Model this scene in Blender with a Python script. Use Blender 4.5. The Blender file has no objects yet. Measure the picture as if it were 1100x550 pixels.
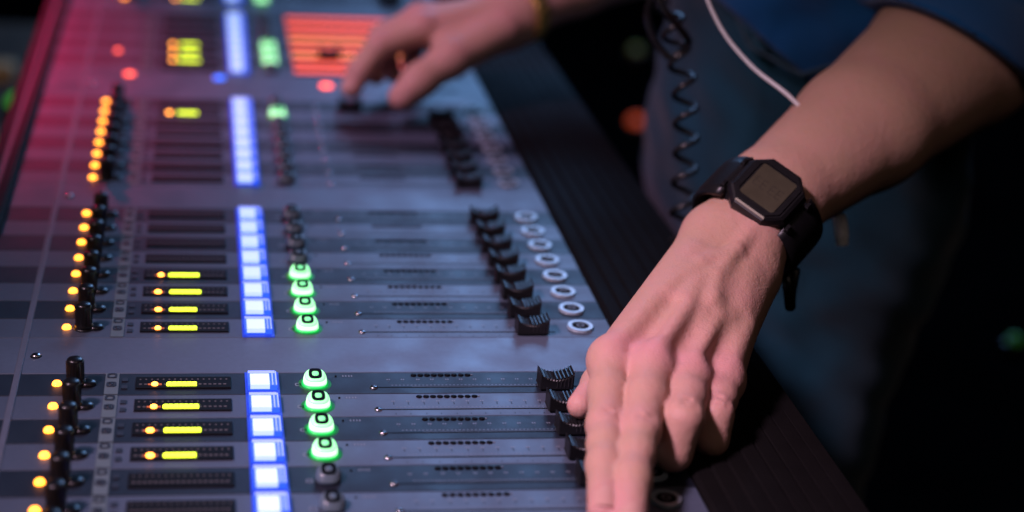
import bpy, math, random
import numpy as np
from mathutils import Vector, Matrix
random.seed(7)
S = bpy.context.scene
C = S.collection
MM = 0.001

# ------------------------------------------------------------------ render / world
S.render.engine = 'CYCLES'
S.cycles.use_denoising = True
S.cycles.sample_clamp_indirect = 3.0
S.cycles.max_bounces = 6
S.view_settings.view_transform = 'Standard'
S.view_settings.look = 'None'
S.view_settings.exposure = 0
S.view_settings.gamma = 1
W = bpy.data.worlds.new("World"); S.world = W; W.use_nodes = True
W.node_tree.nodes['Background'].inputs[0].default_value = (0.35, 0.42, 1.0, 1)
W.node_tree.nodes['Background'].inputs[1].default_value = 0.0001

# ------------------------------------------------------------------ materials
def mat(name, col=(.5,.5,.5), rough=.5, metal=0.0, spec=.5, emit=None, estr=0.0, noise=0.0, nscale=200.0,
        bump=0.0, bscale=400.0, coat=0.0, rvar=0.0, trans=0.0, sheen=0.0, sss=0.0, alpha=1.0):
    m = bpy.data.materials.new(name); m.use_nodes = True
    nt = m.node_tree; b = nt.nodes['Principled BSDF']
    b.inputs['Base Color'].default_value = (*col, 1)
    b.inputs['Roughness'].default_value = rough
    b.inputs['Metallic'].default_value = metal
    b.inputs['Specular IOR Level'].default_value = spec
    b.inputs['Coat Weight'].default_value = coat
    b.inputs['Transmission Weight'].default_value = trans
    b.inputs['Sheen Weight'].default_value = sheen
    b.inputs['Alpha'].default_value = alpha
    if sss:
        b.inputs['Subsurface Weight'].default_value = sss
        b.inputs['Subsurface Radius'].default_value = (.6, .2, .1)
        b.inputs['Subsurface Scale'].default_value = .008
    if emit:
        b.inputs['Emission Color'].default_value = (*emit, 1)
        b.inputs['Emission Strength'].default_value = estr
    tc = nt.nodes.new('ShaderNodeTexCoord')
    if noise or rvar:
        n = nt.nodes.new('ShaderNodeTexNoise'); n.inputs['Scale'].default_value = nscale; n.inputs['Detail'].default_value = 5
        nt.links.new(tc.outputs['Object'], n.inputs['Vector'])
        if noise:
            r = nt.nodes.new('ShaderNodeMapRange')
            r.inputs[1].default_value = .3; r.inputs[2].default_value = .7
            r.inputs[3].default_value = 1 - noise; r.inputs[4].default_value = 1 + noise
            nt.links.new(n.outputs['Fac'], r.inputs[0])
            mx = nt.nodes.new('ShaderNodeVectorMath'); mx.operation = 'SCALE'
            mx.inputs[0].default_value = col
            nt.links.new(r.outputs[0], mx.inputs['Scale'])
            nt.links.new(mx.outputs[0], b.inputs['Base Color'])
        if rvar:
            n3 = nt.nodes.new('ShaderNodeTexNoise'); n3.inputs['Scale'].default_value = nscale*.12; n3.inputs['Detail'].default_value = 6
            nt.links.new(tc.outputs['Object'], n3.inputs['Vector'])
            r2 = nt.nodes.new('ShaderNodeMapRange'); r2.inputs[1].default_value=.3; r2.inputs[2].default_value=.7
            r2.inputs[3].default_value = max(0.02, rough - rvar); r2.inputs[4].default_value = rough + rvar
            nt.links.new(n3.outputs['Fac'], r2.inputs[0]); nt.links.new(r2.outputs[0], b.inputs['Roughness'])
    if bump:
        n2 = nt.nodes.new('ShaderNodeTexNoise'); n2.inputs['Scale'].default_value = bscale; n2.inputs['Detail'].default_value = 4
        nt.links.new(tc.outputs['Object'], n2.inputs['Vector'])
        bp = nt.nodes.new('ShaderNodeBump'); bp.inputs['Strength'].default_value = bump; bp.inputs['Distance'].default_value = .001
        nt.links.new(n2.outputs['Fac'], bp.inputs['Height']); nt.links.new(bp.outputs[0], b.inputs['Normal'])
    return m

M = {}
M['light'] = mat('panel_light', (.075,.095,.135), .44, .1, spec=.38, noise=.05, nscale=350, bump=.05, bscale=2500, rvar=.08)
M['dark'] = mat('panel_dark', (.013,.017,.027), .48, .1, spec=.36, noise=.06, nscale=350, bump=.05, bscale=2500, rvar=.08)
M['sep'] = mat('panel_separator', (.095,.12,.17), .42, .1, spec=.42, noise=.05, nscale=300, bump=.05, bscale=2500, rvar=.08)
M['seam'] = mat('seam_trim', (.12,.13,.17), .45, .1, noise=.05)
M['black'] = mat('black_plastic', (.008,.008,.009), .38, noise=.2, nscale=900)
M['knob'] = mat('knob_black', (.007,.007,.008), .30, noise=.2, nscale=900, coat=.2)
M['rubber'] = mat('armrest_rubber', (.006,.0055,.0055), .7, spec=.035, noise=.1, nscale=60, bump=.2, bscale=900, rvar=.1)
M['rail'] = mat('rail_dark', (.004,.004,.004), .65, .0, spec=.08, noise=.2, nscale=80)
M['chassis'] = mat('chassis_paint', (.03,.03,.034), .5, .2, noise=.1)
M['slot'] = mat('slot_black', (.004,.004,.005), .6, spec=.1)
M['screw'] = mat('screw_steel', (.6,.6,.62), .25, 1.0, noise=.1)
M['print'] = mat('print_grey', (.16,.18,.22), .5, noise=.1)
M['printdark'] = mat('print_dark', (.018,.02,.03), .5)
M['meterface'] = mat('meter_face', (.006,.006,.007), .5, spec=.08)
M['segoff'] = mat('segment_unlit', (.12,.11,.11), .5, spec=.1)
M['labelstrip'] = mat('label_plastic', (.11,.145,.155), .45, noise=.05)
M['amber'] = mat('amber_lit', (.8,.3,.05), .4, emit=(1,.30,.025), estr=6.5)
M['amberm'] = mat('amber_meter_lit', (.8,.3,.05), .4, emit=(1,.33,.04), estr=8)
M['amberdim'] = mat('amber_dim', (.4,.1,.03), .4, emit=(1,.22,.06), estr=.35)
M['yellow'] = mat('yellow_lit', (.7,.7,.05), .4, emit=(.75,.98,.03), estr=2.8)
M['redled'] = mat('red_lit', (.8,.1,.05), .4, emit=(1,.09,.05), estr=4)
M['blueled'] = mat('blue_small_lit', (.05,.1,.8), .4, emit=(.02,.16,1), estr=2.2)
M['bluebody'] = mat('blue_cap_glow', (.05,.1,.5), .3, emit=(.02,.12,1), estr=.9)
M['bluehalo'] = mat('blue_painted_spill', (.02,.05,.3), .4, emit=(.01,.05,.8), estr=.55)  # emissive plate painting the buttons' blue spill into the gaps between them
M['blueface'] = mat('blue_face_lit', (.6,.7,.9), .3, emit=(.42,.60,1), estr=1.0)
M['blueedge'] = mat('blue_edge_lit', (.4,.5,.9), .3, emit=(.20,.30,1), estr=.9)
M['green'] = mat('green_lit', (.3,.8,.4), .35, emit=(.30,1,.38), estr=1.4)
M['greentop'] = mat('green_top_lit', (.3,.8,.4), .35, emit=(.12,.85,.26), estr=1.0)
M['greenmid'] = mat('green_white_lit', (.5,.9,.55), .35, emit=(.52,1,.58), estr=1.5)
M['greenrim'] = mat('green_rim_lit', (.1,.8,.2), .35, emit=(.10,1,.20), estr=1.25)
M['greenhalo'] = mat('green_painted_halo', (.01,.12,.03), .5, emit=(.0,.35,.05), estr=.32)  # thin emissive sheet imitating the button's green light on the panel
M['greenspill'] = mat('green_painted_spill', (.02,.5,.1), .35, emit=(.0,.7,.09), estr=.5)  # wider low ring, inner part of the painted green halo
M['greyplastic'] = mat('grey_clear_plastic', (.09,.135,.16), .35, coat=.15)
M['ringwhite'] = mat('ring_white', (.28,.35,.40), .3, coat=.3)
M['mark'] = mat('mark_black', (.003,.003,.004), .5, spec=.08)
M['fglow'] = mat('fader_track_glow', (.5,.1,.05), .5, emit=(1,.085,.03), estr=1.15, noise=.1)
M['fglow2'] = mat('fader_track_glow_orange', (.5,.15,.05), .5, emit=(1,.22,.04), estr=1.2, noise=.1)
M['gold'] = mat('gold_metal', (.75,.55,.16), .3, 1.0, noise=.1)
M['watchbody'] = mat('watch_resin', (.008,.008,.009), .38, noise=.2, nscale=500)
M['lcd'] = mat('lcd_greygreen', (.062,.056,.036), .25, coat=.25, noise=.12, nscale=120)
M['lcdseg'] = mat('lcd_segment', (.045,.04,.027), .4)
M['glassrim'] = mat('watch_bezel_metal', (.40,.39,.30), .45, .2)
M['cordwhite'] = mat('white_rubber', (.92,.92,.92), .4, noise=.04)
M['coil'] = mat('coiled_cable_rubber', (.014,.014,.015), .28, coat=.4)
M['floor'] = mat('floor_black', (.0012,.0012,.0014), .9, spec=.0, noise=.3, nscale=6)
M['case'] = mat('flight_case_laminate', (.05,.033,.02), .5, noise=.5, nscale=18)
M['casetrim'] = mat('case_trim', (.55,.36,.18), .45, .1, noise=.3, nscale=20)
M['shoe'] = mat('shoe_leather', (.01,.01,.012), .5)
M['stagegreen'] = mat('green_lamp_dim', (.05,.3,.05), .5, emit=(.10,.5,.04), estr=.045)
M['casegreen'] = mat('green_lamp', (.05,.3,.05), .5, emit=(.10,.6,.05), estr=.5)
M['stageorange'] = mat('orange_lamp_dim', (.4,.1,.05), .5, emit=(1,.11,.02), estr=.42)
M['stagegreen2'] = mat('green_lamp_faint', (.05,.3,.05), .5, emit=(.5,.30,.03), estr=.08)

def cloth(name, col, wscale, nvar, rough=.85, sheen=.2):
    m = bpy.data.materials.new(name); m.use_nodes = True; nt = m.node_tree; b = nt.nodes['Principled BSDF']
    b.inputs['Roughness'].default_value = rough; b.inputs['Sheen Weight'].default_value = sheen
    b.inputs['Specular IOR Level'].default_value = .2
    tc = nt.nodes.new('ShaderNodeTexCoord')
    n = nt.nodes.new('ShaderNodeTexNoise'); n.inputs['Scale'].default_value = 14; n.inputs['Detail'].default_value = 8
    nt.links.new(tc.outputs['Object'], n.inputs['Vector'])
    w = nt.nodes.new('ShaderNodeTexWave'); w.bands_direction = 'DIAGONAL'; w.inputs['Scale'].default_value = wscale; w.inputs['Distortion'].default_value = 1.5
    nt.links.new(tc.outputs['Object'], w.inputs['Vector'])
    r = nt.nodes.new('ShaderNodeMapRange'); r.inputs[1].default_value=.25; r.inputs[2].default_value=.75
    r.inputs[3].default_value = 1-nvar; r.inputs[4].default_value = 1+nvar
    nt.links.new(n.outputs['Fac'], r.inputs[0])
    mu = nt.nodes.new('ShaderNodeMath'); mu.operation='MULTIPLY_ADD'; mu.inputs[1].default_value=.25; mu.inputs[2].default_value=.875
    nt.links.new(w.outputs['Fac'], mu.inputs[0])
    mm = nt.nodes.new('ShaderNodeMath'); mm.operation='MULTIPLY'
    nt.links.new(r.outputs[0], mm.inputs[0]); nt.links.new(mu.outputs[0], mm.inputs[1])
    sc = nt.nodes.new('ShaderNodeVectorMath'); sc.operation='SCALE'; sc.inputs[0].default_value = col
    nt.links.new(mm.outputs[0], sc.inputs['Scale']); nt.links.new(sc.outputs[0], b.inputs['Base Color'])
    bp = nt.nodes.new('ShaderNodeBump'); bp.inputs['Strength'].default_value=.35; bp.inputs['Distance'].default_value=.0006
    nt.links.new(w.outputs['Fac'], bp.inputs['Height']); nt.links.new(bp.outputs[0], b.inputs['Normal'])
    return m
M['shirt'] = cloth('tshirt_blue_cotton', (.002,.080,.24), 260, .25, .8, .3)
M['jeans'] = cloth('jeans_denim', (.010,.062,.095), 320, .45, .85, .2)
M['stitch'] = mat('denim_seam', (.04,.085,.12), .8)

def skin_mat():
    m = bpy.data.materials.new('skin'); m.use_nodes = True; nt = m.node_tree; b = nt.nodes['Principled BSDF']
    at = nt.nodes.new('ShaderNodeAttribute'); at.attribute_name = 'pink'
    tc = nt.nodes.new('ShaderNodeTexCoord')
    n = nt.nodes.new('ShaderNodeTexNoise'); n.inputs['Scale'].default_value = 55; n.inputs['Detail'].default_value = 6
    nt.links.new(tc.outputs['Object'], n.inputs['Vector'])
    ad = nt.nodes.new('ShaderNodeMath'); ad.operation='MULTIPLY_ADD'; ad.inputs[1].default_value=.9; ad.inputs[2].default_value=-.38
    nt.links.new(n.outputs['Fac'], ad.inputs[0])
    a2 = nt.nodes.new('ShaderNodeMath'); a2.operation='ADD'; a2.use_clamp = True
    nt.links.new(at.outputs['Fac'], a2.inputs[0]); nt.links.new(ad.outputs[0], a2.inputs[1])
    cr = nt.nodes.new('ShaderNodeValToRGB')
    cr.color_ramp.elements[0].color = (.50,.31,.215,1); cr.color_ramp.elements[1].color = (.60,.29,.275,1)
    nt.links.new(a2.outputs[0], cr.inputs[0]); nt.links.new(cr.outputs[0], b.inputs['Base Color'])
    b.inputs['Roughness'].default_value = .58
    b.inputs['Specular IOR Level'].default_value = .35
    b.inputs['Subsurface Weight'].default_value = .18
    b.inputs['Subsurface Radius'].default_value = (.8,.25,.12)
    b.inputs['Subsurface Scale'].default_value = .006
    v = nt.nodes.new('ShaderNodeTexVoronoi'); v.inputs['Scale'].default_value = 900
    nt.links.new(tc.outputs['Object'], v.inputs['Vector'])
    n2 = nt.nodes.new('ShaderNodeTexNoise'); n2.inputs['Scale'].default_value = 220; n2.inputs['Detail'].default_value = 5
    nt.links.new(tc.outputs['Object'], n2.inputs['Vector'])
    b1 = nt.nodes.new('ShaderNodeBump'); b1.inputs['Strength'].default_value=.35; b1.inputs['Distance'].default_value=.0004
    nt.links.new(v.outputs['Distance'], b1.inputs['Height'])
    b2 = nt.nodes.new('ShaderNodeBump'); b2.inputs['Strength'].default_value=.5; b2.inputs['Distance'].default_value=.0010
    nt.links.new(n2.outputs['Fac'], b2.inputs['Height']); nt.links.new(b1.outputs[0], b2.inputs['Normal'])
    nt.links.new(b2.outputs[0], b.inputs['Normal'])
    return m
M['skin'] = skin_mat()
M['nail'] = mat('fingernail', (.60,.34,.28), .28, coat=.3)
M['hair'] = mat('hair_brown', (.03,.018,.012), .6, noise=.3, nscale=90)

# ------------------------------------------------------------------ mesh builder (units: mm)
class MB:
    def __init__(s): s.v=[]; s.f=[]; s.m=[]; s.mats=[]; s.sm=[]
    def mi(s, m):
        if m not in s.mats: s.mats.append(m)
        return s.mats.index(m)
    def add(s, vs, fs, m, smooth=False):
        o=len(s.v); s.v += [tuple(q) for q in vs]; k=s.mi(m)
        for f in fs: s.f.append(tuple(i+o for i in f)); s.m.append(k); s.sm.append(smooth)
    def box(s, x0,x1,y0,y1,z0,z1,m, bev=0.0):
        if bev:
            b=bev
            base=[(x0,y0),(x1,y0),(x1,y1),(x0,y1)]
            # chamfered top prism
            loop0=[(x,y,z0) for x,y in base]; loop1=[(x,y,z1-b) for x,y in base]
            ins=[(x0+b,y0+b),(x1-b,y0+b),(x1-b,y1-b),(x0+b,y1-b)]
            loop2=[(x,y,z1) for x,y in ins]
            s.loft([loop0,loop1,loop2], m, caps=True)
        else:
            v=[(x0,y0,z0),(x1,y0,z0),(x1,y1,z0),(x0,y1,z0),(x0,y0,z1),(x1,y0,z1),(x1,y1,z1),(x0,y1,z1)]
            s.add(v,[(3,2,1,0),(4,5,6,7),(0,1,5,4),(1,2,6,5),(2,3,7,6),(3,0,4,7)],m)
    def loft(s, loops, m, caps=True, smooth=False):
        n=len(loops[0]); vs=[p for l in loops for p in l]; fs=[]
        for a in range(len(loops)-1):
            for i in range(n):
                j=(i+1)%n; fs.append((a*n+i,a*n+j,(a+1)*n+j,(a+1)*n+i))
        if caps:
            fs.append(tuple(range(n-1,-1,-1))); k=(len(loops)-1)*n; fs.append(tuple(range(k,k+n)))
        s.add(vs,fs,m,smooth)
    def lathe(s, cx,cy, prof, m, n=20, smooth=True, sx=1, sy=1, e=2.0):
        loops=[]
        for r,z in prof:
            l=[]
            for i in range(n):
                t=2*math.pi*i/n; c=math.cos(t); q=math.sin(t)
                k=(abs(c)**e+abs(q)**e)**(-1/e)
                l.append((cx+r*sx*c*k, cy+r*sy*q*k, z))
            loops.append(l)
        s.loft(loops,m,True,smooth)
    def ring(s, cx,cy,z,ro,ri,h,m,n=24,sx=1,sy=1,e=2.0):
        loops=[]
        for r,zz in ((ro,z),(ro,z+h),(ri,z+h),(ri,z)):
            l=[]
            for i in range(n):
                t=2*math.pi*i/n; c=math.cos(t); q=math.sin(t); k=(abs(c)**e+abs(q)**e)**(-1/e)
                l.append((cx+r*sx*c*k, cy+r*sy*q*k, zz))
            loops.append(l)
        s.loft(loops+[loops[0]],m,False)
    def tube(s, pts, r, m, n=8, closed=False):
        P=[Vector(p) for p in pts]; loops=[]; up=Vector((0,0,1)); N=len(P)
        prev=None
        for i in range(N):
            if closed: t=P[(i+1)%N]-P[i-1]
            else: t=P[min(i+1,N-1)]-P[max(i-1,0)]
            t.normalize()
            if prev is None: a=t.cross(up); a=a if a.length>.05 else t.cross(Vector((1,0,0)))
            else: a=prev-t*prev.dot(t)
            a.normalize(); prev=a; b=t.cross(a)
            rr=r[i] if isinstance(r,(list,tuple)) else r
            loops.append([tuple(P[i]+(a*math.cos(2*math.pi*k/n)+b*math.sin(2*math.pi*k/n))*rr) for k in range(n)])
        if closed: loops.append(loops[0])
        s.loft(loops,m,not closed,True)
    def mesh(s, name):
        me=bpy.data.meshes.new(name)
        me.from_pydata([(x*MM,y*MM,z*MM) for x,y,z in s.v],[],s.f)
        for m in s.mats: me.materials.append(m)
        me.polygons.foreach_set('material_index', s.m)
        me.polygons.foreach_set('use_smooth', s.sm)
        me.validate(); me.update()
        return me
def obj(name, me, parent=None, loc=(0,0,0), label=None):
    if isinstance(me, MB): me = me.mesh(name)
    o=bpy.data.objects.new(name, me); C.objects.link(o); o.parent=parent; o.location=[q*MM for q in loc]
    if label: o['label']=label
    return o
def tag(o, label, cat, group=None):
    o['label']=label; o['category']=cat
    if group: o['group']=group
    return o
def thing(name, label, cat, loc=(0,0,0), group=None):
    o=bpy.data.objects.new(name, None); C.objects.link(o); o.location=[q*MM for q in loc]; o.empty_display_size=.05
    return tag(o,label,cat,group)

# ------------------------------------------------------------------ camera
dX=Vector((0.9878394952172419, -0.0068343803523438105, 0.15532682618963206))
dY=Vector((-0.14049150426706594, 0.3886931618055491, 0.9105930832124643))
dZ=Vector((0.06659781466175649, 0.9213419111333232, -0.38300628437595324))
right=Vector((dX[0],dY[0],dZ[0])); up=Vector((dX[1],dY[1],dZ[1])); fwd=Vector((dX[2],dY[2],dZ[2]))
cd=bpy.data.cameras.new('camera'); cam=bpy.data.objects.new('camera',cd); C.objects.link(cam)
Rm=Matrix((right,up,-fwd)).transposed().to_4x4()
cam.matrix_world = Matrix.Translation((0,0,0.38232)) @ Rm
cd.sensor_width=36; cd.lens=1750/1100*36; cd.shift_x=65/1100; cd.clip_end=200; cd.clip_start=.02
cd.dof.use_dof=True; cd.dof.focus_distance=.835; cd.dof.aperture_fstop=57.27/17
S.camera=cam

# ------------------------------------------------------------------ console
PITCH=23.8; BAY=232.0
console = thing('mixing_console','large grey live sound mixing console with rows of lit buttons and black faders','mixing console',(60,1100,0))
OFF=(-60,-1100,0)
U0,U1=-116.0,231.0
# sub-part meshes (strip local: x = u, y = 0 at strip middle)
def plate(m):
    b=MB(); b.box(U0,U1,-PITCH/2+.15,PITCH/2-.15,-3,0,m,.25); return b.mesh('channel_strip')
ME_plate={0:plate(M['dark']),1:plate(M['light'])}
def knob():
    b=MB(); x=-58.5
    b.lathe(x,0,[(5.6,0),(5.6,.8),(4.6,1.2)],M['black'],24)
    b.lathe(x,0,[(5.0,1.0),(5.0,2.6),(4.3,3.2),(4.15,13.2),(3.8,14.2),(2.8,14.7)],M['knob'],24)
    for i in range(18):
        t=2*math.pi*i/18; c,s_=math.cos(t),math.sin(t)
        b.box(x+c*4.25-.22,x+c*4.25+.22,s_*4.25-.22,s_*4.25+.22,3.4,13.0,M['knob'])
    return b.mesh('rotary_knob')
ME_knob=knob()
def pushb():
    b=MB(); b.lathe(-52.6,0.2,[(3.8,0),(3.6,1.2),(2.8,1.9),(1.4,2.1)],M['knob'],20,sx=1.2,sy=1.05); return b.mesh('push_button')
ME_push=pushb()
def led(m, x=-67.6):
    b=MB(); b.lathe(x,.2,[(2.4,0),(2.3,.8),(1.8,1.6),(.8,2.0)],m,16); return b.mesh('indicator_light')
ME_led=led(M['amber'])
def labelstrip():
    b=MB(); b.box(-44.2,-37.4,-PITCH/2+.6,PITCH/2-.6,0,.5,M['labelstrip'])
    for y,kind in ((8.2,0),(-1.2,1)):
        b.ring(-41,y,.5,2.3,1.35,.35,M['printdark'],16,sx=1.05,sy=1.1,e=5)
        if kind: b.lathe(-41,y,[(1.0,.5),(1.0,.9)],M['printdark'],12,e=5)
    for y in (4.2,-3.8,): b.box(-35.8,-32.9,y-1.8,y+1.8,0,.6,M['printdark'])
    return b.mesh('assign_buttons')
ME_lab=labelstrip()
def meter(lit, start=-12.0, amber=-19.5, amber_m=None):
    b=MB(); y0,y1=-5.6,6.4
    b.box(-29,18.2,y0,y1,0,.9,M['meterface'],.25)
    for i in range(16):
        x=-26.8+i*2.85; b.box(x-.42,x+.42,2.9,3.9,.9,1.0,M['segoff'])
    for i in range(18):
        x=-26.6+i*2.45
        if lit and (start-1<x<2.6 or abs(x-amber)<1.6): continue
        b.box(x-.7,x+.7,-2.6,-1.5,.9,1.05,M['segoff'])
    return b
def litbar(start):
    b=MB(); x=start
    while x<2.2:
        b.box(x-1.22,x+1.22,-4.0,-.6,.9,1.9,M['yellow'],.5); x+=2.44
    b.box(start-1.6,start+.1,-3.5,-1.1,.9,1.6,M['yellow'],.3)
    return b.mesh('level_bar')
def litamber(x, big):
    b=MB(); b.lathe(x,-2.2,[(1.7+big,.9),(1.6+big,1.6),(.9,2.1)],M['amberm'],14); b.box(x-3.4,x+3.4,-2.8,-1.6,.9,1.15,M['amberdim']); return b.mesh('signal_light')
ME_meter0=meter(False).mesh('level_meter')
def selectb():
    b=MB(); x0,x1,y0,y1=26.6,41.2,-8.6,7.2
    b.box(x0-1.3,x1+1.3,-PITCH/2+.3,PITCH/2-.3,0,.5,M['bluehalo'])
    b.box(x0,x1,y0,y1,.6,3.6,M['bluebody'],.3)
    b.box(x0+1.1,x1-3.8,y0-.1,y1-3.6,3.6,3.9,M['blueface'])
    b.box(x0+.2,x1-.9,y1-2.6,y1-1.0,3.6,3.75,M['blueedge'])
    b.box(x0+.2,x1-.9,y1-.7,y1-.1,3.6,3.8,M['blueedge'])
    b.box(x1-2.6,x1-2.0,y0+.2,y1-2.9,3.6,3.75,M['blueedge'])
    b.box(x1-.8,x1-.2,y0+.2,y1-.9,3.6,3.8,M['blueedge'])
    # lit front wall of the cap
    b.box(x0+1.1,x1-3.8,y0-.1,y0+.05,1.4,3.6,M['blueface'])
    return b.mesh('select_button')
ME_sel=selectb()
def muteb(on):
    b=MB(); x=60.6; y=-.6
    side=M['green'] if on else M['greyplastic']; top=M['greentop'] if on else M['greyplastic']; low=M['greenspill'] if on else M['greyplastic']
    if on:
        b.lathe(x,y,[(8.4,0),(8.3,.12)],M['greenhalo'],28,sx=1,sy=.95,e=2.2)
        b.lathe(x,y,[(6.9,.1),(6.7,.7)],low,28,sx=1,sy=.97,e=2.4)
        b.lathe(x,y,[(5.9,.7),(6.0,1.4)],M['greenrim'],28,sx=1,sy=.95,e=2.6)
        b.lathe(x,y,[(6.0,1.4),(5.95,2.6),(5.7,3.7),(5.35,4.6)],M['greenmid'],28,sx=1,sy=.95,e=2.6)
        b.lathe(x,y,[(5.35,4.6),(4.8,5.4),(4.2,5.8),(3.6,5.9)],side,28,sx=1,sy=.95,e=2.6)
    else:
        b.lathe(x,y,[(6.0,0),(5.9,2.4),(5.6,3.8),(5.2,4.8),(4.6,5.5),(3.6,5.9)],side,28,sx=1,sy=.93,e=2.6)
    b.ring(x,y,5.9,3.45,1.75,.3,M['mark'],24,sx=.98,sy=1.12,e=3.2)
    b.lathe(x,y,[(1.7,5.9),(1.6,6.05)],top,16,e=3)
    b.v=[(vx,vy,vz+(.22*vy if vz>3.5 else 0)) for vx,vy,vz in b.v]
    return b.mesh('mute_button')
ME_mute={1:muteb(True),0:muteb(False)}
def prints():
    b=MB()
    b.ring(52,-1.4,.02,1.6,1.0,.1,M['print'],16,e=4); b.box(51.7,52.9,-1.8,-.8,.02,.14,M['printdark'])
    b.lathe(71.8,7.4,[(.55,0),(.5,.5)],M['mark'],10)
    for x in (75.5,77.0,78.6,80.0): b.box(x-.35,x+.35,7.0,8.6,.02,.1,M['print'])
    # fader scale: figures (illegible ticks) above and below the slot
    xs=[98.6,106,114,121.3,129.2,136.4,143.7,151.2,158.6,166,173.4]
    for i,x in enumerate(xs):
        b.box(x-.28,x+.28,.2,2.4,.02,.1,M['printdark'] )
        b.box(x-.9,x-.2,3.1,4.1,.02,.1,M['print']); b.box(x+.2,x+.9,3.1,4.1,.02,.1,M['print'])
        b.box(x-.25,x+.25,-10.2,-8.9,.02,.1,M['printdark'])
    for i in range(40):
        x=100+i*2.0
        b.box(x-.5,x+.5,-3.0,-2.55,.02,.1,M['print'])
    return b.mesh('scale_marks')
ME_print=prints()
def slot():
    b=MB(); b.box(92.5,198,-5.6,-4.5,-.5,.06,M['slot'])
    b.box(110,198,-4.45,-4.3,0,.1,M['print'])
    for x,y in ((90.3,-5.0),):
        b.lathe(x,y,[(2.1,0),(2.0,.5),(1.4,.9)],M['screw'],16)
        b.box(x-1.4,x+1.4,y-.3,y+.3,.9,.95,M['slot'])
    return b.mesh('fader_slot')
ME_slot=slot()
def vents():
    b=MB()
    for i in range(9):
        x=112.3+i*3.55
        b.lathe(x,8.2,[(1.6,.02),(1.5,.4)],M['mark'],10,sx=1,sy=.95)
    b.lathe(112.3+8*3.55+2.2,8.4,[(.5,.02),(.45,.4)],M['print'],8)
    return b.mesh('meter_dots')
ME_vent=vents()
def cap():
    # concave ribbed fader cap, extruded across v
    b=MB(); prof=[]
    L=8.9; n=22
    top=[]
    for i in range(n+1):
        t=-1+2*i/n; x=t*L
        z=6.0+3.2*t*t+ (.55 if i%2 else 0)*(abs(t)<.95)
        if i in (0,n): z=9.8
        top.append((x,z))
    prof=[(-L-.2,1.2)]+[(-L+.1,2.0)]+top+[(L-.1,2.0),(L+.2,1.2)]
    def loop(y,k,dz): return [(x*k,y,z-dz if z>3 else z) for x,z in prof]
    b.loft([loop(-5.6,.97,.5),loop(-4.9,1,0),loop(4.9,1,0),loop(5.6,.97,.5)],M['black'],True)
    b.box(-.25,.25,-4.6,4.6,5.9,6.7,M['print'])
    b.box(-2.5,2.5,-.5,.5,-.3,1.6,M['slot'])
    for i,t in enumerate((-.02,.2,.42,.64,.84)):
        x=t*L; z=6.0+3.2*t*t
        b.box(x-.28,x+.28,-5.1,5.1,z-.4,z+1.15,M['black'])
    for t in (.0,.22,.44,.66,.86):
        x=t*L; z=3.4+3.2*t*t
        b.box(x-.16,x+.16,-5.95,-5.5,2.4,z+2.0,M['chassis'])
    return b.mesh('fader_cap')
ME_cap=cap()
def solob():
    b=MB(); x=213.5; y=0.4
    b.lathe(x,y,[(7.4,0),(7.3,.8)],M['ringwhite'],32)
    b.ring(x,y,.8,7.1,5.0,.9,M['ringwhite'],32)
    b.lathe(x,y,[(4.7,.8),(4.6,1.4),(4.0,1.8)],M['slot'],24)
    b.ring(x,y,1.8,2.2,1.5,.1,M['print'],16)
    return b.mesh('solo_button')
ME_solo=solob()
def glow(m):
    b=MB(); b.box(80,178,-7.6,8.2,0,.5,m,.2); b.box(80,178,-8.9,-7.7,0,1.2,M['slot']); b.box(80,178,8.3,9.6,0,1.2,M['slot']); return b.mesh('lit_fader_track')
ME_glow=[glow(M['fglow']),glow(M['fglow2'])]

bays=[562,794,1026,1286,1520]      # near edge of each bay (mm)
meters_lit={0:[0,1,2,3],1:[4,5,6,7],2:[1],3:[4,5,6],4:[6,7]}
greens={0:[0,1,2,3],1:[4,5,6,7],2:[1],3:[4,5,6],4:[6,7]}
starts=[-12.3,-13.6,-12.6,-12.4]; ambs=[-19.6,-19.5,-20.6,-19.9]
sty={}
for bi,v0 in enumerate(bays):
    for j in range(8):
        vc=v0+8*PITCH-(j+.5)*PITCH
        st=obj('channel_strip',ME_plate[1 if j%2 else 0],console,(OFF[0],OFF[1]+vc,0))
        def sub(name,me,dx=0,dy=0,label=None): return obj(name,me,st,(dx,dy,0),label)
        sub('assign_buttons',ME_lab)
        if bi!=3:
            sub('rotary_knob',ME_knob); sub('push_button',ME_push); sub('indicator_light',ME_led)
        elif j==5:
            sub('indicator_light',led(M['redled'],-65),label='red lit indicator light')
        if j in meters_lit[bi]:
            k=(j+bi)%4
            if ('m',k) not in sty:
                sty['m',k]=(meter(True,starts[k],ambs[k]).mesh('level_meter'),litbar(starts[k]),litamber(ambs[k],.25 if k>1 else 0))
            a,b_,c_=sty['m',k]
            sub('level_meter',a); sub('level_bar',b_,label='glowing yellow level bar'); sub('signal_light',c_,label='glowing amber signal light')
        else: sub('level_meter',ME_meter0)
        sub('select_button',ME_sel)
        g=1 if j in greens[bi] else 0
        sub('mute_button',ME_mute[g],label='green lit button with a black O' if g else 'unlit grey button with a black O')
        sub('scale_marks',ME_print); sub('meter_dots',ME_vent)
        if bi==3: sub('lit_fader_track',ME_glow[1 if j in (3,5) else 0],label='fader track glowing orange red')
        else: sub('fader_slot',ME_slot)
        fx=184.5
        if bi==3 and j==5: fx=111
        if bi==2 and j==0: fx=117
        sub('fader_cap',ME_cap,fx,-5.0)
        sub('solo_button',ME_solo)
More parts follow.
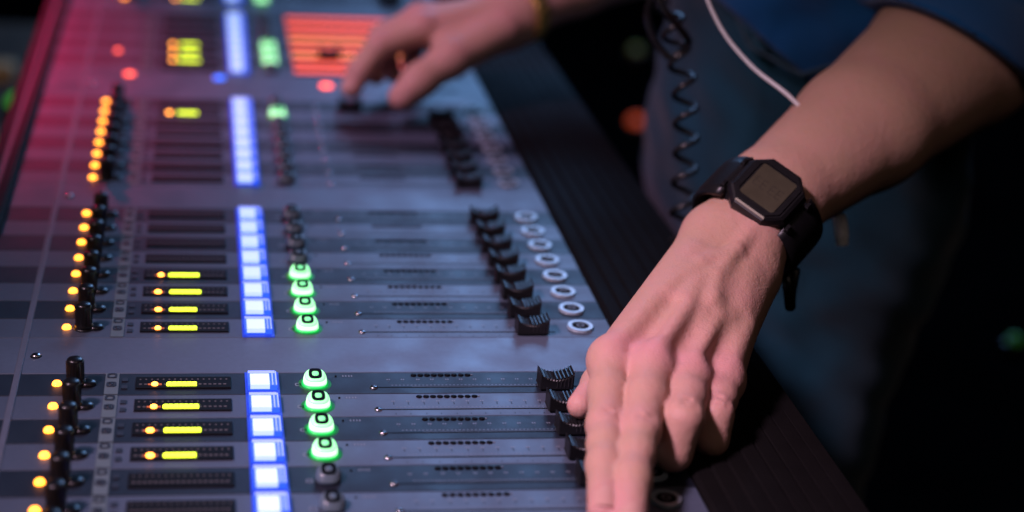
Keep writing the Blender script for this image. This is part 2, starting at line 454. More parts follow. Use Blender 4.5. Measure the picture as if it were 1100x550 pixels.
# separators
def sepplate(y0,y1,name='separator_panel'):
    b=MB(); b.box(U0,U1,y0+.15,y1-.15,-3,.05,M['sep'],.3); return obj(name,b,console,OFF)
edges=[(500,562),(752.4,794),(984.4,1026),(1216.4,1286),(1476.4,1520),(1710.4,1790)]
for k,(a,b_) in enumerate(edges):
    sp=sepplate(a,b_)
    s=MB()
    s.lathe(0,0,[(2.9,.05),(2.8,.3)],M['slot'],20); s.lathe(0,0,[(2.5,.3),(2.3,1.0),(1.6,1.4)],M['screw'],20); s.lathe(0,0,[(1.2,1.4),(1.1,1.45)],M['slot'],6)
    obj('screw',s,sp,(-80.5,(a+b_)/2-1,0))
sp3=[o for o in console.children if o.name.startswith('separator_panel')][3]
def smallled(name,m,x,y,r,label):
    r*=1.35
    b=MB(); b.lathe(0,0,[(r,0.05),(r,.8),(r*.7,1.4)],m,18,e=3); obj(name,b,sp3,(x,y,0),label)
smallled('master_light',M['redled'],-53,1279,3.0,'round red master light')
smallled('master_light',M['blueled'],18,1274,3.4,'small blue master light')
smallled('master_light',M['redled'],103,1259,3.6,'round red light below the glowing tracks')
for x in (190,198,206):
    b=MB(); b.box(-2.6,2.6,-2.6,2.6,.05,1.6,M['ringwhite'],.4); obj('master_button',b,sp3,(x,1256,0))
# seam trim
b=MB(); b.box(-89.3,-86.1,505,1785,0,.7,M['seam'],.3); obj('seam_trim',b,console,OFF)
# left rail
b=MB(); prof=[(-116.4,-6),(-116.4,2),(-119,5),(-124,5),(-125,3),(-128,3),(-129,5),(-134,5),(-136,2),(-136,-90),(-116.4,-90)]
def ext(b,prof,y0,y1,m,smooth=False):
    b.loft([[(x,y0,z) for x,z in prof],[(x,y1,z) for x,z in prof]],m,True)
ext(b,prof,480,1810,M['rail']); obj('side_rail',b,console,OFF)
b=MB(); b.box(-127.6,-125.4,482,1808,3.0,3.8,M['seam']); obj('rail_trim',b,console,OFF)
# armrest with ribs
prof=[(231.4,-60),(231.4,1.0)]
x=233.0; import itertools
nr=8
for i in range(nr):
    xa=233+i*9.3; zb=2.2+2.4*math.sin(math.pi*(i+.5)/nr)-.25*i
    prof+= [(xa,zb-.7),(xa+.6,zb),(xa+4,zb+.12),(xa+8.0,zb),(xa+8.6,zb-.7)]
prof+=[(309,-3),(313,-12),(313,-40),(306,-60)]
b=MB(); ext(b,prof,480,1810,M['rubber']); ar=obj('armrest',b,console,OFF)
# chassis and end cheeks and legs
b=MB(); b.box(-116,231,485,1805,-120,-3.2,M['chassis']); ch=obj('chassis',b,console,OFF)
b=MB(); b.box(-137,316,468,480,-130,12,M['rail'],1.5); obj('end_cheek',b,console,OFF)
b=MB(); b.box(-137,316,1810,1822,-130,12,M['rail'],1.5); obj('end_cheek',b,console,OFF)
for yy in (600,1690):
    b=MB(); b.box(-60,-10,yy-25,yy+25,-895,-120.3,M['chassis']); b.box(130,180,yy-25,yy+25,-895,-120.3,M['chassis']); b.box(-140,300,yy-30,yy+30,-899,-895.2,M['chassis']); b.box(-10.2,130.2,yy-15,yy+15,-500,-460,M['chassis'])
    obj('stand_leg',b,console,OFF)

# ------------------------------------------------------------------ floor
b=MB(); b.add([(-12000,-6000,-900),(12000,-6000,-900),(12000,16000,-900),(-12000,16000,-900)],[(0,1,2,3)],M['floor'])
fl=obj('floor',b); fl['kind']='structure'

# ------------------------------------------------------------------ SDF tools (mm)
def V(*a): return np.array(a,dtype=np.float32)
def cone(P,a,b,r1,r2,n=None,s1=1.0,s2=None):
    a=V(*a); b=V(*b); d=b-a; L=float(d@d)+1e-9
    t=np.clip(((P-a)@d)/L,0,1); q=P-a-t[:,None]*d
    if n is not None:
        s2=s1 if s2 is None else s2
        nn=V(*n); nn=nn/np.linalg.norm(nn); dn=q@nn; s=s1+(s2-s1)*t
        q=q+((1/s-1)*dn)[:,None]*nn
        l=np.sqrt((q*q).sum(1)); return (l-(r1+(r2-r1)*t))*np.clip(s,.6,1)
    return np.sqrt((q*q).sum(1))-(r1+(r2-r1)*t)
def smin(a,b,k):
    h=np.clip(k-np.abs(a-b),0,None)/k
    return np.minimum(a,b)-h*h*k*.25
def smax(a,b,k): return -smin(-a,-b,k)
def chain(P,pts,rs,k=4,**kw):
    d=None
    for i in range(len(pts)-1):
        e=cone(P,pts[i],pts[i+1],rs[i],rs[i+1],**kw)
        d=e if d is None else smin(d,e,k)
    return d
def nets(f,lo,hi,h,proj=2):
    lo=np.array(lo,float); hi=np.array(hi,float); B=8
    nb=np.ceil((hi-lo)/(h*B)).astype(int)
    bc=np.stack(np.meshgrid(*[np.arange(n) for n in nb],indexing='ij'),-1).reshape(-1,3)
    cen=(lo+(bc+.5)*B*h-.5*h).astype(np.float32); dc=f(cen)
    D=np.repeat(np.repeat(np.repeat(dc.reshape(nb),B,0),B,1),B,2).astype(np.float32)
    act=np.where(np.abs(dc)<B*h*.9*1.6+h)[0]
    o=np.stack(np.meshgrid(*[np.arange(B)]*3,indexing='ij'),-1).reshape(-1,3)
    for ch_ in np.array_split(act,max(1,len(act)//400)):
        if not len(ch_): continue
        idx=(bc[ch_][:,None,:]*B+o[None]).reshape(-1,3)
        D[idx[:,0],idx[:,1],idx[:,2]]=f((lo+idx*h).astype(np.float32))
    s=D<0; nx,ny,nz=D.shape
    cnt=sum(s[i:nx-1+i,j:ny-1+j,k:nz-1+k].astype(np.int8) for i in (0,1) for j in (0,1) for k in (0,1))
    cells=np.argwhere((cnt>0)&(cnt<8)); cid=-np.ones((nx,ny,nz),np.int32); cid[cells[:,0],cells[:,1],cells[:,2]]=np.arange(len(cells))
    acc=np.zeros((len(cells),3)); num=np.zeros(len(cells))
    cor=[(i,j,k) for i in (0,1) for j in (0,1) for k in (0,1)]
    for a in cor:
        for ax in range(3):
            if a[ax]: continue
            b_=list(a); b_[ax]=1
            da=D[cells[:,0]+a[0],cells[:,1]+a[1],cells[:,2]+a[2]]; db=D[cells[:,0]+b_[0],cells[:,1]+b_[1],cells[:,2]+b_[2]]
            m=(da<0)!=(db<0); t=np.where(m,da/np.where(m,da-db,1),0)
            p=np.array(a)[None]+0*acc; p=p.astype(float); p[:,ax]+=t
            acc+=p*m[:,None]; num+=m
    v=lo+(cells+acc/num[:,None])*h
    fs=[]
    for ax in range(3):
        b1,b2=[(1,2),(2,0),(0,1)][ax]
        sl0=[slice(None)]*3; sl1=[slice(None)]*3; sl0[ax]=slice(0,-1); sl1[ax]=slice(1,None)
        e=np.argwhere(s[tuple(sl0)]!=s[tuple(sl1)])
        e=e[(e[:,b1]>0)&(e[:,b2]>0)]
        def g(o1,o2):
            q=e.copy(); q[:,b1]-=o1; q[:,b2]-=o2; return cid[q[:,0],q[:,1],q[:,2]]
        q=np.stack([g(1,1),g(0,1),g(0,0),g(1,0)],1); ins=s[e[:,0],e[:,1],e[:,2]]
        q[~ins]=q[~ins][:,::-1]; fs.append(q[(q>=0).all(1)])
    F=np.concatenate(fs)
    for _ in range(proj):
        p=v.astype(np.float32); d=f(p); e=.4; G=np.stack([f(p+V(e,0,0))-f(p-V(e,0,0)),f(p+V(0,e,0))-f(p-V(0,e,0)),f(p+V(0,0,e))-f(p-V(0,0,e))],1)/(2*e)
        gn=(G*G).sum(1)+1e-3
        st_=np.clip(d,-h*.5,h*.5)/np.maximum(gn,.3)
        v=v-st_[:,None]*G
    return v,F
def npmesh(name,parts,mats,pink=None):
    vs=np.concatenate([p[0] for p in parts]); off=0; fl_=[]
    for v,f in parts: fl_.append(f+off); off+=len(v)
    F=np.concatenate(fl_)
    me=bpy.data.meshes.new(name); me.vertices.add(len(vs)); me.vertices.foreach_set('co',(vs*MM).astype(np.float32).ravel())
    me.loops.add(len(F)*4); me.loops.foreach_set('vertex_index',F.astype(np.int32).ravel())
    me.polygons.add(len(F)); me.polygons.foreach_set('loop_start',np.arange(0,len(F)*4,4,dtype=np.int32)); me.polygons.foreach_set('loop_total',np.full(len(F),4,np.int32))
    me.update(calc_edges=True); me.validate()
    me.polygons.foreach_set('use_smooth',np.ones(len(me.polygons),bool))
    for m in mats: me.materials.append(m)
    if pink is not None:
        a=me.attributes.new('pink','FLOAT','POINT'); a.data.foreach_set('value',pink(vs).astype(np.float32))
    return me

# ------------------------------------------------------------------ person
# left arm and hand (near the camera, wearing the watch)
nh=(.10,-.30,.95)
nw=(-.30,-.55,.78)
Lf={ # fingers: joints, radii
 'i':([(202.5,700,32),(190,652,23),(183,622,19),(176,592,14)],[9.9,8.9,8.3,7.3]),
 'm':([(221,691,34),(204,643,25),(192,608,20),(184,578,14)],[10.8,9.1,8.5,7.5]),
 'r':([(240,690,28),(227,652,26),(223,648,10),(224,662,9)],[10.4,9.2,8.4,7.6]),
 'p':([(260,697,22),(248,667,20),(246,662,9),(248,676,9)],[9.4,8.2,7.6,7.0]),
 't':([(262,768,34),(224,738,20),(202,711,14),(187,690,13)],[15,11.5,8.8,6.6])}
Wi=(274,802,60); Wp=(305,783,52)
def lerp3(a,b,t): return tuple(a[i]+(b[i]-a[i])*t for i in range(3))
def leftarm(P):
    # forearm
    d=chain(P,[(294,799,58),(322,828,71),(395,888,94),(484,968,118),(512,1003,132)],[24.5,28.5,40,53,54],8,n=nw,s1=.80)
    # carpals / palm
    palm=None
    for k,(f,t) in enumerate((('i',.12),('m',.36),('r',.62),('p',.88))):
        w=lerp3(Wi,Wp,t); m_=Lf[f][0][0]
        e=cone(P,w,m_,12.5,10.2,n=nh,s1=1.0)
        palm=e if palm is None else smin(palm,e,9)
    palm=smin(palm,cone(P,(296,786,46),(232,712,18),15,12),8)
    palm=smin(palm,cone(P,(300,774,42),(260,712,15),12,10),8)
    d=smin(d,palm,16)
    d=smin(d,cone(P,(302,788,62),(305,792,64),9.5,9.5),10)
    # tendons, veins and knuckles
    off=np.array(nh)*9.6
    for k,(f,t) in enumerate((('i',.25),('m',.42),('r',.58),('p',.75))):
        w=lerp3(Wi,Wp,t); m_=Lf[f][0][0]
        a=np.array(lerp3(m_,w,.06))+off*.9; b_=np.array(lerp3(m_,w,.75))+off*.85
        d=smin(d,cone(P,a,b_,3.0,2.2),9)
        kn=np.array(m_)+np.array(nh)*2.6
        d=smin(d,cone(P,kn,kn+np.array((0,2.,0)),9.6,9.4),5)
    vein=[(296,782,70),(284,768,64.5),(268,748,57.5),(262,732,53),(250,712,45)]
    d=smin(d,chain(P,vein,[1.6,2.0,1.9,1.8,1.3],3),6)
    d=smin(d,chain(P,[(284,768,63),(262,758,60),(238,738,53)],[1.3,1.4,1.0],3),6)
    # valleys between metacarpals near knuckles
    for f,g in (('i','m'),('m','r'),('r','p')):
        a=(np.array(Lf[f][0][0])+np.array(Lf[g][0][0]))/2+off*1.35
        b_=a+np.array((26,34,9))
        d=smax(d,-cone(P,a,b_,2.3,.5),9)
    out=d
    for f in 'imrp':
        pts,rs=Lf[f]
        pm=lerp3(pts[0],pts[1],.5)
        e=chain(P,[pts[0],pm,pts[1],lerp3(pts[1],pts[2],.5),pts[2],pts[3]],[rs[0],(rs[0]+rs[1])/2+.1,rs[1],rs[2]-.1,rs[2],rs[3]],4)
        # skin creases over the middle joint
        ax=np.array(pts[1])-np.array(pts[0]); ax=ax/np.linalg.norm(ax)
        up_=np.array(nh)-ax*np.dot(nh,ax); up_/=np.linalg.norm(up_); sd=np.cross(up_,ax)
        for o_ in (-2.6,.2,2.8):
            c0=np.array(pts[1])+ax*o_+up_*(rs[1]+.2)
            e=smax(e,-cone(P,c0-sd*4.0-up_*.6,c0+sd*4.0-up_*.6,.5,.5),1.6)
        out=np.minimum(out,smin(d,e,7))
    pts,rs=Lf['t']
    e=chain(P,pts,rs,6); out=np.minimum(out,smin(d,e,6))
    return out
# right arm and hand (far)
nr_=(-.15,-.35,.92)
Rf={'i':([(170,1212,62),(138,1204,50),(123,1199,31),(117,1194,19)],[12,10.3,9.3,8.2]),
 'm':([(172,1233,64),(142,1228,52),(134,1222,34),(138,1218,22)],[10.8,9.2,8.4,7.6]),
 'r':([(182,1252,60),(154,1248,48),(148,1240,30),(154,1238,18)],[10.4,9,8.2,7.4]),
 'p':([(196,1268,54),(174,1264,40),(170,1256,24),(176,1254,15)],[9.4,8,7.4,6.8]),
 't':([(232,1212,62),(190,1186,46),(166,1173,32),(152,1163,22)],[16,14,12.2,10.4])}
RWi=(246,1226,76); RWp=(262,1262,72)
def rightarm(P):
    d=chain(P,[(250,1240,74),(300,1270,88),(390,1325,108),(500,1392,138)],[27,29,38,46],8,n=nr_,s1=.82)
    palm=None
    for f,t in (('i',.1),('m',.36),('r',.62),('p',.9)):
        e=cone(P,lerp3(RWi,RWp,t),Rf[f][0][0],13.5,10.6)
        palm=e if palm is None else smin(palm,e,9)
    palm=smin(palm,cone(P,(245,1235,60),(188,1222,48),16,14),8); palm=smin(palm,cone(P,(240,1222,58),(190,1202,52),15,12),8)
    d=smin(d,palm,16)
    for f in 'imrp':
        kn=np.array(Rf[f][0][0])+np.array(nr_)*2.6
        d=smin(d,cone(P,kn,kn+np.array((2.,0,0)),9.6,9.4),5)
    out=d
    for f in 'imrpt':
        pts,rs=Rf[f]; e=chain(P,pts,rs,4 if f!='t' else 8); out=np.minimum(out,smin(d,e,7))
    return out
# torso, upper arms, neck, head and hidden legs core
EL=(505,1000,142); ER=(500,1392,138); SL=(455,1035,480); SR=(455,1335,480)
def ell(P,c,r):
    q=(P-V(*c))/V(*r); l=np.sqrt((q*q).sum(1)); return (l-1)*min(r)
def torsocore(P):
    Q=P.copy(); Q[:,1]=1180+(P[:,1]-1180)*.66
    d=cone(Q,(485,1180,0),(480,1180,470),84,92)*.85
    d=smin(d,cone(P,EL,SL,44,50),20); d=smin(d,cone(P,ER,SR,44,50),20)
    d=smin(d,cone(P,(455,1180,520),(430,1180,640),56,50),25)
    h_=ell(P,(415,1180,745),(98,76,118)); h_=smin(h_,cone(P,(345,1180,675),(400,1180,700),22,40),20)
    h_=smin(h_,cone(P,(322,1180,745),(312,1180,722),7,12),10)      # nose
    h_=smax(h_,-ell(P,(322,1152,762),(16,15,9)),8); h_=smax(h_,-ell(P,(322,1208,762),(16,15,9)),8)
    h_=smin(h_,ell(P,(335,1152,762),(13,12,9)),3); h_=smin(h_,ell(P,(335,1208,762),(13,12,9)),3)
    h_=smin(h_,ell(P,(326,1180,694),(12,24,6)),5)
    h_=smin(h_,ell(P,(425,1102,745),(20,8,32)),5); h_=smin(h_,ell(P,(425,1258,745),(20,8,32)),5)
    return smin(d,h_,14)
pinkspots=[]
for D_ in (Lf,Rf):
    for k_,(pts,rs) in D_.items():
        n_=nh if D_ is Lf else nr_
        pinkspots.append((np.array(pts[0])+np.array(n_)*9,12,.5)); pinkspots.append((np.array(pts[1])+np.array(n_)*7,9,.3)); pinkspots.append((np.array(pts[3]),14,.55))
pinkspots.append((np.array((302,788,70)),13,.55)); pinkspots.append((np.array((235,700,40)),40,.28))
def pinkf(v):
    r=np.zeros(len(v))+.12
    for c_,s_,a_ in pinkspots: r+=a_*np.exp(-((v-c_)**2).sum(1)/(s_*s_))
    # forearm is less flushed
    return np.clip(r-np.clip((v[:,0]-320)/100,0,1)*.12,0,1)
parts=[nets(leftarm,(155,560,-6),(560,1060,200),1.7),
       nets(rightarm,(95,1140,0),(560,1450,200),2.6),
       nets(torsocore,(290,940,-110),(620,1440,880),7.0,1)]
person = thing('person','person in blue t-shirt and jeans working the console faders with both hands','person',(450,1180,-900))
POFF=(-450,-1180,900)
bodyo=obj('body',npmesh('body',parts,[M['skin']],pinkf),person,POFF)
# nails
def nail(c_,axis,n_,w=5.6,l=6.4):
    ax=Vector(axis).normalized(); n_=Vector(n_); n_=(n_-ax*n_.dot(ax)).normalized(); sd=n_.cross(ax)
    b=MB(); vs=[]; N=7
    for i in range(N):
        for j in range(N):
            s_=-1+2*i/(N-1); t=-1+2*j/(N-1)
            k=1-.12*t*t*s_*s_
            p=Vector(c_)+ax*(l*t*(1-.18*s_*s_ if t>0 else 1))+sd*(w*s_*k)-n_*(2.4*s_*s_+.5*max(t,0))
            vs.append(tuple(p))
    fs=[(i*N+j,(i+1)*N+j,(i+1)*N+j+1,i*N+j+1) for i in range(N-1) for j in range(N-1)]
    b.add(vs,fs,M['nail'],True); return b
for D_,f,n_ in ((Lf,'i',(.1,-.25,.95)),(Lf,'m',(.1,-.25,.95)),(Rf,'i',(-.75,-.3,.5)),(Rf,'t',(-.5,-.55,.6))):
    pts,rs=D_[f]; ax=Vector(pts[3])-Vector(pts[2]); axn=ax.normalized(); nn=Vector(n_); nn=(nn-axn*nn.dot(axn)).normalized()
    c_=Vector(pts[3])+nn*(rs[3]+.35)-axn*1.5
    obj('fingernail',nail(c_,axn,nn),person,POFF)
# hair
def hairf(P):
    d=ell(P,(425,1180,762),(104,84,118)); d=smax(d,-(ell(P,(330,1180,715),(85,100,95))),12); return smax(d,-(P[:,2]-705),8)+np.sin(P[:,0]*.12)*np.sin(P[:,1]*.15)*2
obj('hair',npmesh('hair',[nets(hairf,(290,1080,640),(560,1280,900),6,1)],[M['hair']]),person,POFF)
# jeans
def wr(P,a=1.0):
    x,y,z=P[:,0],P[:,1],P[:,2]
    return a*(1.6*np.sin(z*.045+x*.03+np.sin(y*.03)*1.5)+1.1*np.sin(z*.09-y*.05+np.sin(x*.05)*2)+.6*np.sin(z*.17+x*.11))
def jeansf(P):
    Q=P.copy(); Q[:,1]=1180+(P[:,1]-1180)*.70
    d=cone(Q,(478,1180,-40),(474,1180,190),118,110)*.85
    d=smin(d,chain(P,[(472,1095,-40),(450,1092,-430),(450,1090,-830)],[88,62,52],20),26)
    d=smin(d,chain(P,[(472,1265,-40),(450,1268,-430),(450,1270,-830)],[88,62,52],20),26)
    d=smax(d,P[:,2]-128,3); d=smax(d,-(P[:,2]+848),3)
    # pocket opening fold on the near hip
    d=smin(d,chain(P,[(376,1095,122),(386,1060,96),(412,1030,84),(450,1020,100)],[2.6,2.8,2.6,2.2],4),5)
    return d+wr(P,1.0)
jm=npmesh('jeans',[nets(jeansf,(300,980,-860),(600,1380,140),5,2)],[M['jeans']])
jo=obj('jeans',jm,person,POFF)
# t-shirt
def shirtf(P):
    x,y,z=P[:,0],P[:,1],P[:,2]
    Q=P.copy(); Q[:,1]=1180+(P[:,1]-1180)*.70
    d=cone(Q,(476,1180,60),(470,1180,430),125,116)*.85
    d=smin(d,cone(P,(515,1004,150),SL,60,66),28); d=smin(d,cone(P,(510,1396,146),SR,60,66),28)
    d=smin(d,cone(P,SL,(450,1180,520),60,62),30); d=smin(d,cone(P,SR,(450,1180,520),60,62),30)
    fold=2.2*np.sin(z*.06+x*.05+np.sin(y*.04)*1.4)+1.3*np.sin(z*.13-x*.06+y*.04)
    d=d+fold
    torso_side=(np.abs(y-1180)<148)
    hem=78+np.clip(420-x,0,80)*.75-np.clip(x-420,0,200)*.05
    d=smax(d,-(z-hem),3)
    return d
def shirt_cut(P):
    d=shirtf(P)
    # sleeves: open shells ending just below the elbow
    for A,Bn in (((474,968,127),(478,968,127)),):
        pass
    arm=chain(P,[(395,888,94),(484,968,118),(512,1003,132)],[40.4,53.4,54.4],8,n=nw,s1=.80)
    sl=smin(chain(P,[(450,940,108),(484,968,118),(514,1004,136),(494,1018,230)],[56,60,64,62],14,n=nw,s1=.93),d,16)
    ax=V(.52,.22,.82); pl=-((P-V(474,950,133))@(ax/np.linalg.norm(ax)))
    sl=smax(sl,pl,2)
    d=np.minimum(d,sl)
    near=smax(arm,((P-V(500,985,160))@(ax/np.linalg.norm(ax))),2)
    d=smax(d,-near,2)
    arm2=chain(P,[(300,1270,88),(390,1325,108),(480,1380,132)],[33,42,48],8)
    d=smax(d,-arm2,2)
    return d
obj('t_shirt',npmesh('t_shirt',[nets(shirt_cut,(300,900,60),(620,1480,620),2.8,2)],[M['shirt']]),person,POFF)
for yy in (1090,1270):
    b=MB(); b.loft([[(450+62*math.cos(t)*(1 if math.cos(t)>0 else 2.6)*k,yy+46*math.sin(t)*k,z) for t in [i*2*math.pi/24 for i in range(24)]] for k,z in ((1,-898),(1.02,-880),(.95,-850),(.7,-815))],M['shoe'],True,True)
    obj('shoe',b,person,POFF)
# belt loop and pocket seam on the near hip
b=MB(); b.tube([(372,1100,124),(380,1062,96),(408,1028,86),(450,1014,106)],1.3,M['stitch'],6); obj('pocket_seam',b,person,POFF)

# ------------------------------------------------------------------ wristwatch
ctr=Vector((309,812,65)); ax=Vector((158,147,59)).normalized()
camv=(Vector((0,0,382))-ctr); nn=(camv-ax*camv.dot(ax)).normalized(); sd=nn.cross(ax).normalized()   # sd: across the wrist
rot=Matrix.Rotation(math.radians(-14),3,ax); nn=rot@nn; sd=rot@sd
rot=Matrix.Rotation(math.radians(-14),3,sd)
if (rot@nn).dot(camv)<nn.dot(camv): rot=rot.inverted()
nn=rot@nn; ax=rot@ax
Lm=Matrix((ax,sd,nn)).transposed().to_4x4(); 
watch=thing('wristwatch','black digital wristwatch with grey display and resin strap on the near wrist','wristwatch')
watch.matrix_world=Matrix.Translation(ctr*MM)@Lm
def rrect(w,h,c_,z,n=1):
    return [(w-c_,-h,z),(w,-h+c_,z),(w,h-c_,z),(w-c_,h,z),(-w+c_,h,z),(-w,h-c_,z),(-w,-h+c_,z),(-w+c_,-h,z)]
hz=24.5
b=MB(); b.loft([rrect(19,17,5,hz-7),rrect(19.6,18.5,9.5,hz-4),rrect(20,19,9.5,hz+2),rrect(18.8,17.6,8.5,hz+5.0),rrect(16.9,15.8,6.5,hz+6.1)],M['watchbody'],True)
b.box(-19,-21.4,-9,-5,hz-2,hz+1,M['watchbody']) if False else None
obj('watch_case',b,watch)
b=MB()
for sy_ in (-1,1):
    for sx_ in (-9.5,9.5):
        b=MB()
        b.box(min(sx_-2,sx_+2),max(sx_-2,sx_+2),min(sy_*20.2,sy_*22.4),max(sy_*20.2,sy_*22.4),hz-2,hz+1.2,M['watchbody'],.4); obj('side_button',b,watch)
b=MB(); b.loft([rrect(16.4,14.9,6,hz+6.12),rrect(15.8,14.4,5.6,hz+6.9),rrect(13.0,12.4,3,hz+6.9),rrect(12.8,12.2,3,hz+6.2)],M['watchbody'],True); obj('bezel',b,watch)
b=MB(); b.box(-12.2,12.0,-11.0,11.0,hz+6.12,hz+6.6,M['lcd']); 
obj('display',b,watch)
b=MB(); b.box(-17.9,-16.5,-9.5,9.5,hz+5.0,hz+6.7,M['glassrim'],.5); obj('bezel_accent',b,watch,label='pale metallic bar along the lower edge of the bezel')
b=MB()
segs={'1':'bc','0':'abcdef','8':'abcdefg','2':'abged','5':'afgcd','3':'abgcd'}
for k,y in ((-1,-7),(0,-2.6),(1,2.8),(2,7.2)):
    for (a0,a1,c0,c1) in ((-3.2,-2.6,-1.4,1.4),(2.6,3.2,-1.4,1.4),(-.3,.3,-1.4,1.4),(-3,3,1.2,1.7)):
        b.box(a0,a1,y+c0,y+c1,hz+6.62,hz+6.68,M['lcdseg'])
obj('display_digits',b,watch)
# strap: elliptical band round the wrist
def band(b,a0,a1,m,ra=28.6,rb=24.6,w0=11.5,w1=9.5,th=2.8,n=40,cz=0):
    loops=[]
    for i in range(n+1):
        f=i/n; t=math.radians(a0+(a1-a0)*f); w=w0+(w1-w0)*math.sin(math.pi*f)
        c_,s_=math.cos(t),math.sin(t)
        pi_=(c_*ra,s_*rb); po=(c_*(ra+th),s_*(rb+th))
        loops.append([(-w,pi_[0],pi_[1]+cz),(w,pi_[0],pi_[1]+cz),(w,po[0],po[1]+cz),(w*.6,po[0]+c_*.5,po[1]+s_*.5+cz),(-w*.6,po[0]+c_*.5,po[1]+s_*.5+cz),(-w,po[0],po[1]+cz)])
    b.loft(loops,m,True,True)
b=MB(); band(b,55,-235,M['watchbody'],ra=31.5,rb=25.5,w0=16,w1=13); obj('strap',b,watch)
b=MB(); b.tube([(-9,-31,-16),(-11,-37,-24),(-13,-42,-34),(-9,-41,-40),(-3,-36,-34),(2,-32,-22)],[3.2,3.4,3.2,2.6,2.8,2.6],M['watchbody'],8); 
obj('strap_tail',b,watch,label='loose strap end hanging below the wrist')
b=MB()
for y in (-10,-4,2,8): b.box(-6,6,y-.8,y+.8,-29.2,-28.2,M['screw'])
obj('buckle',b,watch)

# bracelet on the far wrist
br=thing('bracelet','thin gold link bracelet on the far wrist','bracelet')
c_=Vector((249,1240,75)); ax2=Vector((50,30,14)).normalized(); n2=Vector(nr_); n2=(n2-ax2*n2.dot(ax2)).normalized(); s2=n2.cross(ax2)
br.matrix_world=Matrix.Translation(c_*MM)@Matrix((ax2,s2,n2)).transposed().to_4x4()
b=MB()
for i in range(26):
    t=2*math.pi*i/26; R1,R2=31.5,28
    cy,cz=math.cos(t)*R1,math.sin(t)*R2; pts=[]
    for k in range(10):
        q=2*math.pi*k/10; tt=t+math.cos(q)*.12
        pts.append((math.sin(q)*4.0,math.cos(tt)*R1,math.sin(tt)*R2))
    b.tube(pts,2.3,M['gold'],6,closed=True)
obj('link_band',b,br)

# ------------------------------------------------------------------ cords
def spline(pts,n=12):
    out=[]; P=[Vector(p) for p in pts]; P=[P[0]]+P+[P[-1]]
    for i in range(1,len(P)-2):
        for k in range(n):
            t=k/n; a,b_,c_,d_=P[i-1],P[i],P[i+1],P[i+2]
            out.append(.5*((2*b_)+(c_-a)*t+(2*a-5*b_+4*c_-d_)*t*t+(3*b_-a-3*c_+d_)*t**3))
    out.append(P[-2]); return out
b=MB(); b.tube(spline([(318,958,300),(305,935,230),(296,925,180),(306,915,150),(325,900,128),(347,882,113),(366,872,92),(374,866,62),(380,860,42)],10),1.25,M['cordwhite'],8)
cord=thing('earphone_cord','thin white earphone cord hanging in front of the blue t-shirt','cord')
obj('wire',b,cord)
b=MB(); b.tube(spline([(377,862,52),(380,861,44),(382,860,36),(383,859,30)],5),[1.6]*3+[4.2]*9+[3.6]*4 ,M['cordwhite'],12)
obj('remote_plug',b,cord)
# coiled black cable
axis=spline([(294,992,150),(303,979,117),(308,967,90),(309,953,57),(308,942,21),(311,935,-20),(322,940,-80)],30)
def resample(pts,step):
    out=[pts[0]]; acc=0
    for a,b_ in zip(pts,pts[1:]):
        L=(b_-a).length; acc+=L
        out.append(b_)
    return out
def coil(axis,R,pitch):
    pts=[]; ph=0; prev=axis[0]; 
    dense=[]
    for a,b_ in zip(axis,axis[1:]):
        for k in range(6): dense.append(a.lerp(b_,k/6))
    for i,p in enumerate(dense[1:-1],1):
        t=(dense[i+1]-dense[i-1]).normalized(); ph+=2*math.pi*(p-prev).length/pitch; prev=p
        a=Vector((1,0,0)); a=(a-t*a.dot(t)).normalized(); c_=t.cross(a)
        pts.append(p+a*math.cos(ph)*R+c_*math.sin(ph)*R)
    return pts
b=MB(); pts=coil(axis,7.0,19); b.tube(pts[::2],1.9,M['coil'],7)
cc=thing('coiled_cable','black coiled headphone cable hanging in front of the jeans','cable')
obj('coiled_wire',b,cc)
b=MB(); b.tube(spline([(294,992,148),(282,985,155),(292,975,140),(312,985,118),(300,990,108),(286,995,140),(320,1000,200)],12),2.6,M['coil'],8); obj('tangled_wire',b,cc)

# ------------------------------------------------------------------ background
def stage_lamp(name,loc,r,m,label,cat):
    t=thing(name,label,cat,loc)
    b=MB(); b.lathe(0,0,[(r*1.5,-r*2),(r*1.5,-r*.3),(r*1.15,0)],M['black'],16); obj('housing',b,t)
    b=MB(); b.lathe(0,0,[(r,0.2),(r*.95,r*.5),(r*.6,r*.85),(r*.2,r)],m,16); obj('lens',b,t)
    return t
stage_lamp('floor_lamp',(800,2779,-518),14,M['stageorange'],'blurred dim orange lamp in the dark behind the person','lamp')
stage_lamp('floor_lamp',(799,2831,-397),11,M['stagegreen2'],'faint lamp above the orange one in the dark','lamp')
stage_lamp('floor_lamp',(895,1515,-353),9,M['stagegreen'],'small dim green lamp at the right in the dark','lamp')
case=thing('flight_case','dark brown flight case with tan edges standing left of the console','case',(-385,1700,-900))
b=MB(); b.box(-250,180,-650,700,60,640,M['case'],6); obj('case_body',b,case)
for x0,x1,y0,y1 in ((168,186,-656,706),(-256,-238,-656,706)):
    b=MB(); b.box(x0,x1,y0,y1,630,648,M['casetrim'],3); obj('edge_trim',b,case)
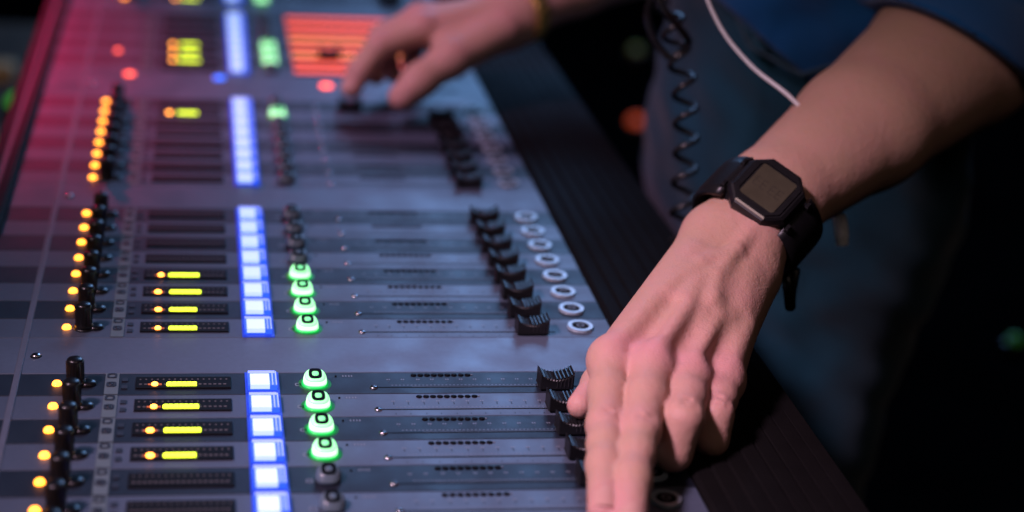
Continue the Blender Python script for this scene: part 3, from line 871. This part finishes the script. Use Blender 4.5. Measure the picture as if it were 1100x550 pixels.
for y in (-420,-120,160,420):
    b=MB(); b.box(60,150,y-18,y+18,640,660,M['casetrim'],4); obj('latch',b,case)
for x,y in ((-180,-500),(120,-500),(-180,560),(120,560)):
    b=MB(); b.lathe(x,y,[(34,2),(36,30),(34,60)],M['black'],20); obj('caster',b,case)
for i,(x,y) in enumerate(((-275,1245),(-268,1330))):
    pass
stage_lamp('case_lamp',(-205,1870,-216),13,M['casegreen'],'nearer of two green lamps on the flight case','lamp')
stage_lamp('case_lamp',(-214,1770,-238),12,M['casegreen'],'farther of two green lamps on the flight case','lamp')

# ------------------------------------------------------------------ lights
def area(name,loc,target,size,power,col,sizey=None,shape='RECTANGLE'):
    l=bpy.data.lights.new(name,'AREA'); l.energy=power; l.color=col; l.shape='RECTANGLE'; l.size=size; l.size_y=sizey or size
    o=bpy.data.objects.new(name,l); C.objects.link(o); o.location=loc
    o.rotation_euler=(Vector(target)-Vector(loc)).to_track_quat('-Z','Y').to_euler(); return o
area('stage_blue_light',(1.4,4.2,1.9),(.1,1.0,0),2.0,66,(.25,.50,1.0),1.4)
area('violet_key_light',(-1.2,.3,1.5),(.2,.8,0),.6,7.5,(1.0,.72,.70))
area('warm_fill_light',(.6,-.6,1.7),(.4,.9,.1),.7,1.7,(1.0,.74,.66))
def spot(name,loc,target,power,col,deg,soft=.06):
    l=bpy.data.lights.new(name,'SPOT'); l.energy=power; l.color=col; l.spot_size=math.radians(deg); l.spot_blend=1.0; l.shadow_soft_size=soft
    o=bpy.data.objects.new(name,l); C.objects.link(o); o.location=loc
    o.rotation_euler=(Vector(target)-Vector(loc)).to_track_quat('-Z','Y').to_euler()
spot('red_stage_spot',(-.62,2.9,.62),(-.12,1.40,0),130,(1.0,.01,.12),11.5)
spot('pink_hand_fill',(-.9,.15,1.35),(.19,.68,0),165,(1.0,.65,.90),22,.12)  # added lamp without a known source, brightens the near hand
spot('pink_far_fill',(-.9,.6,1.45),(.16,1.21,.05),88,(1.0,.52,.92),17,.12)  # likewise an added lamp, lifts only the far hand
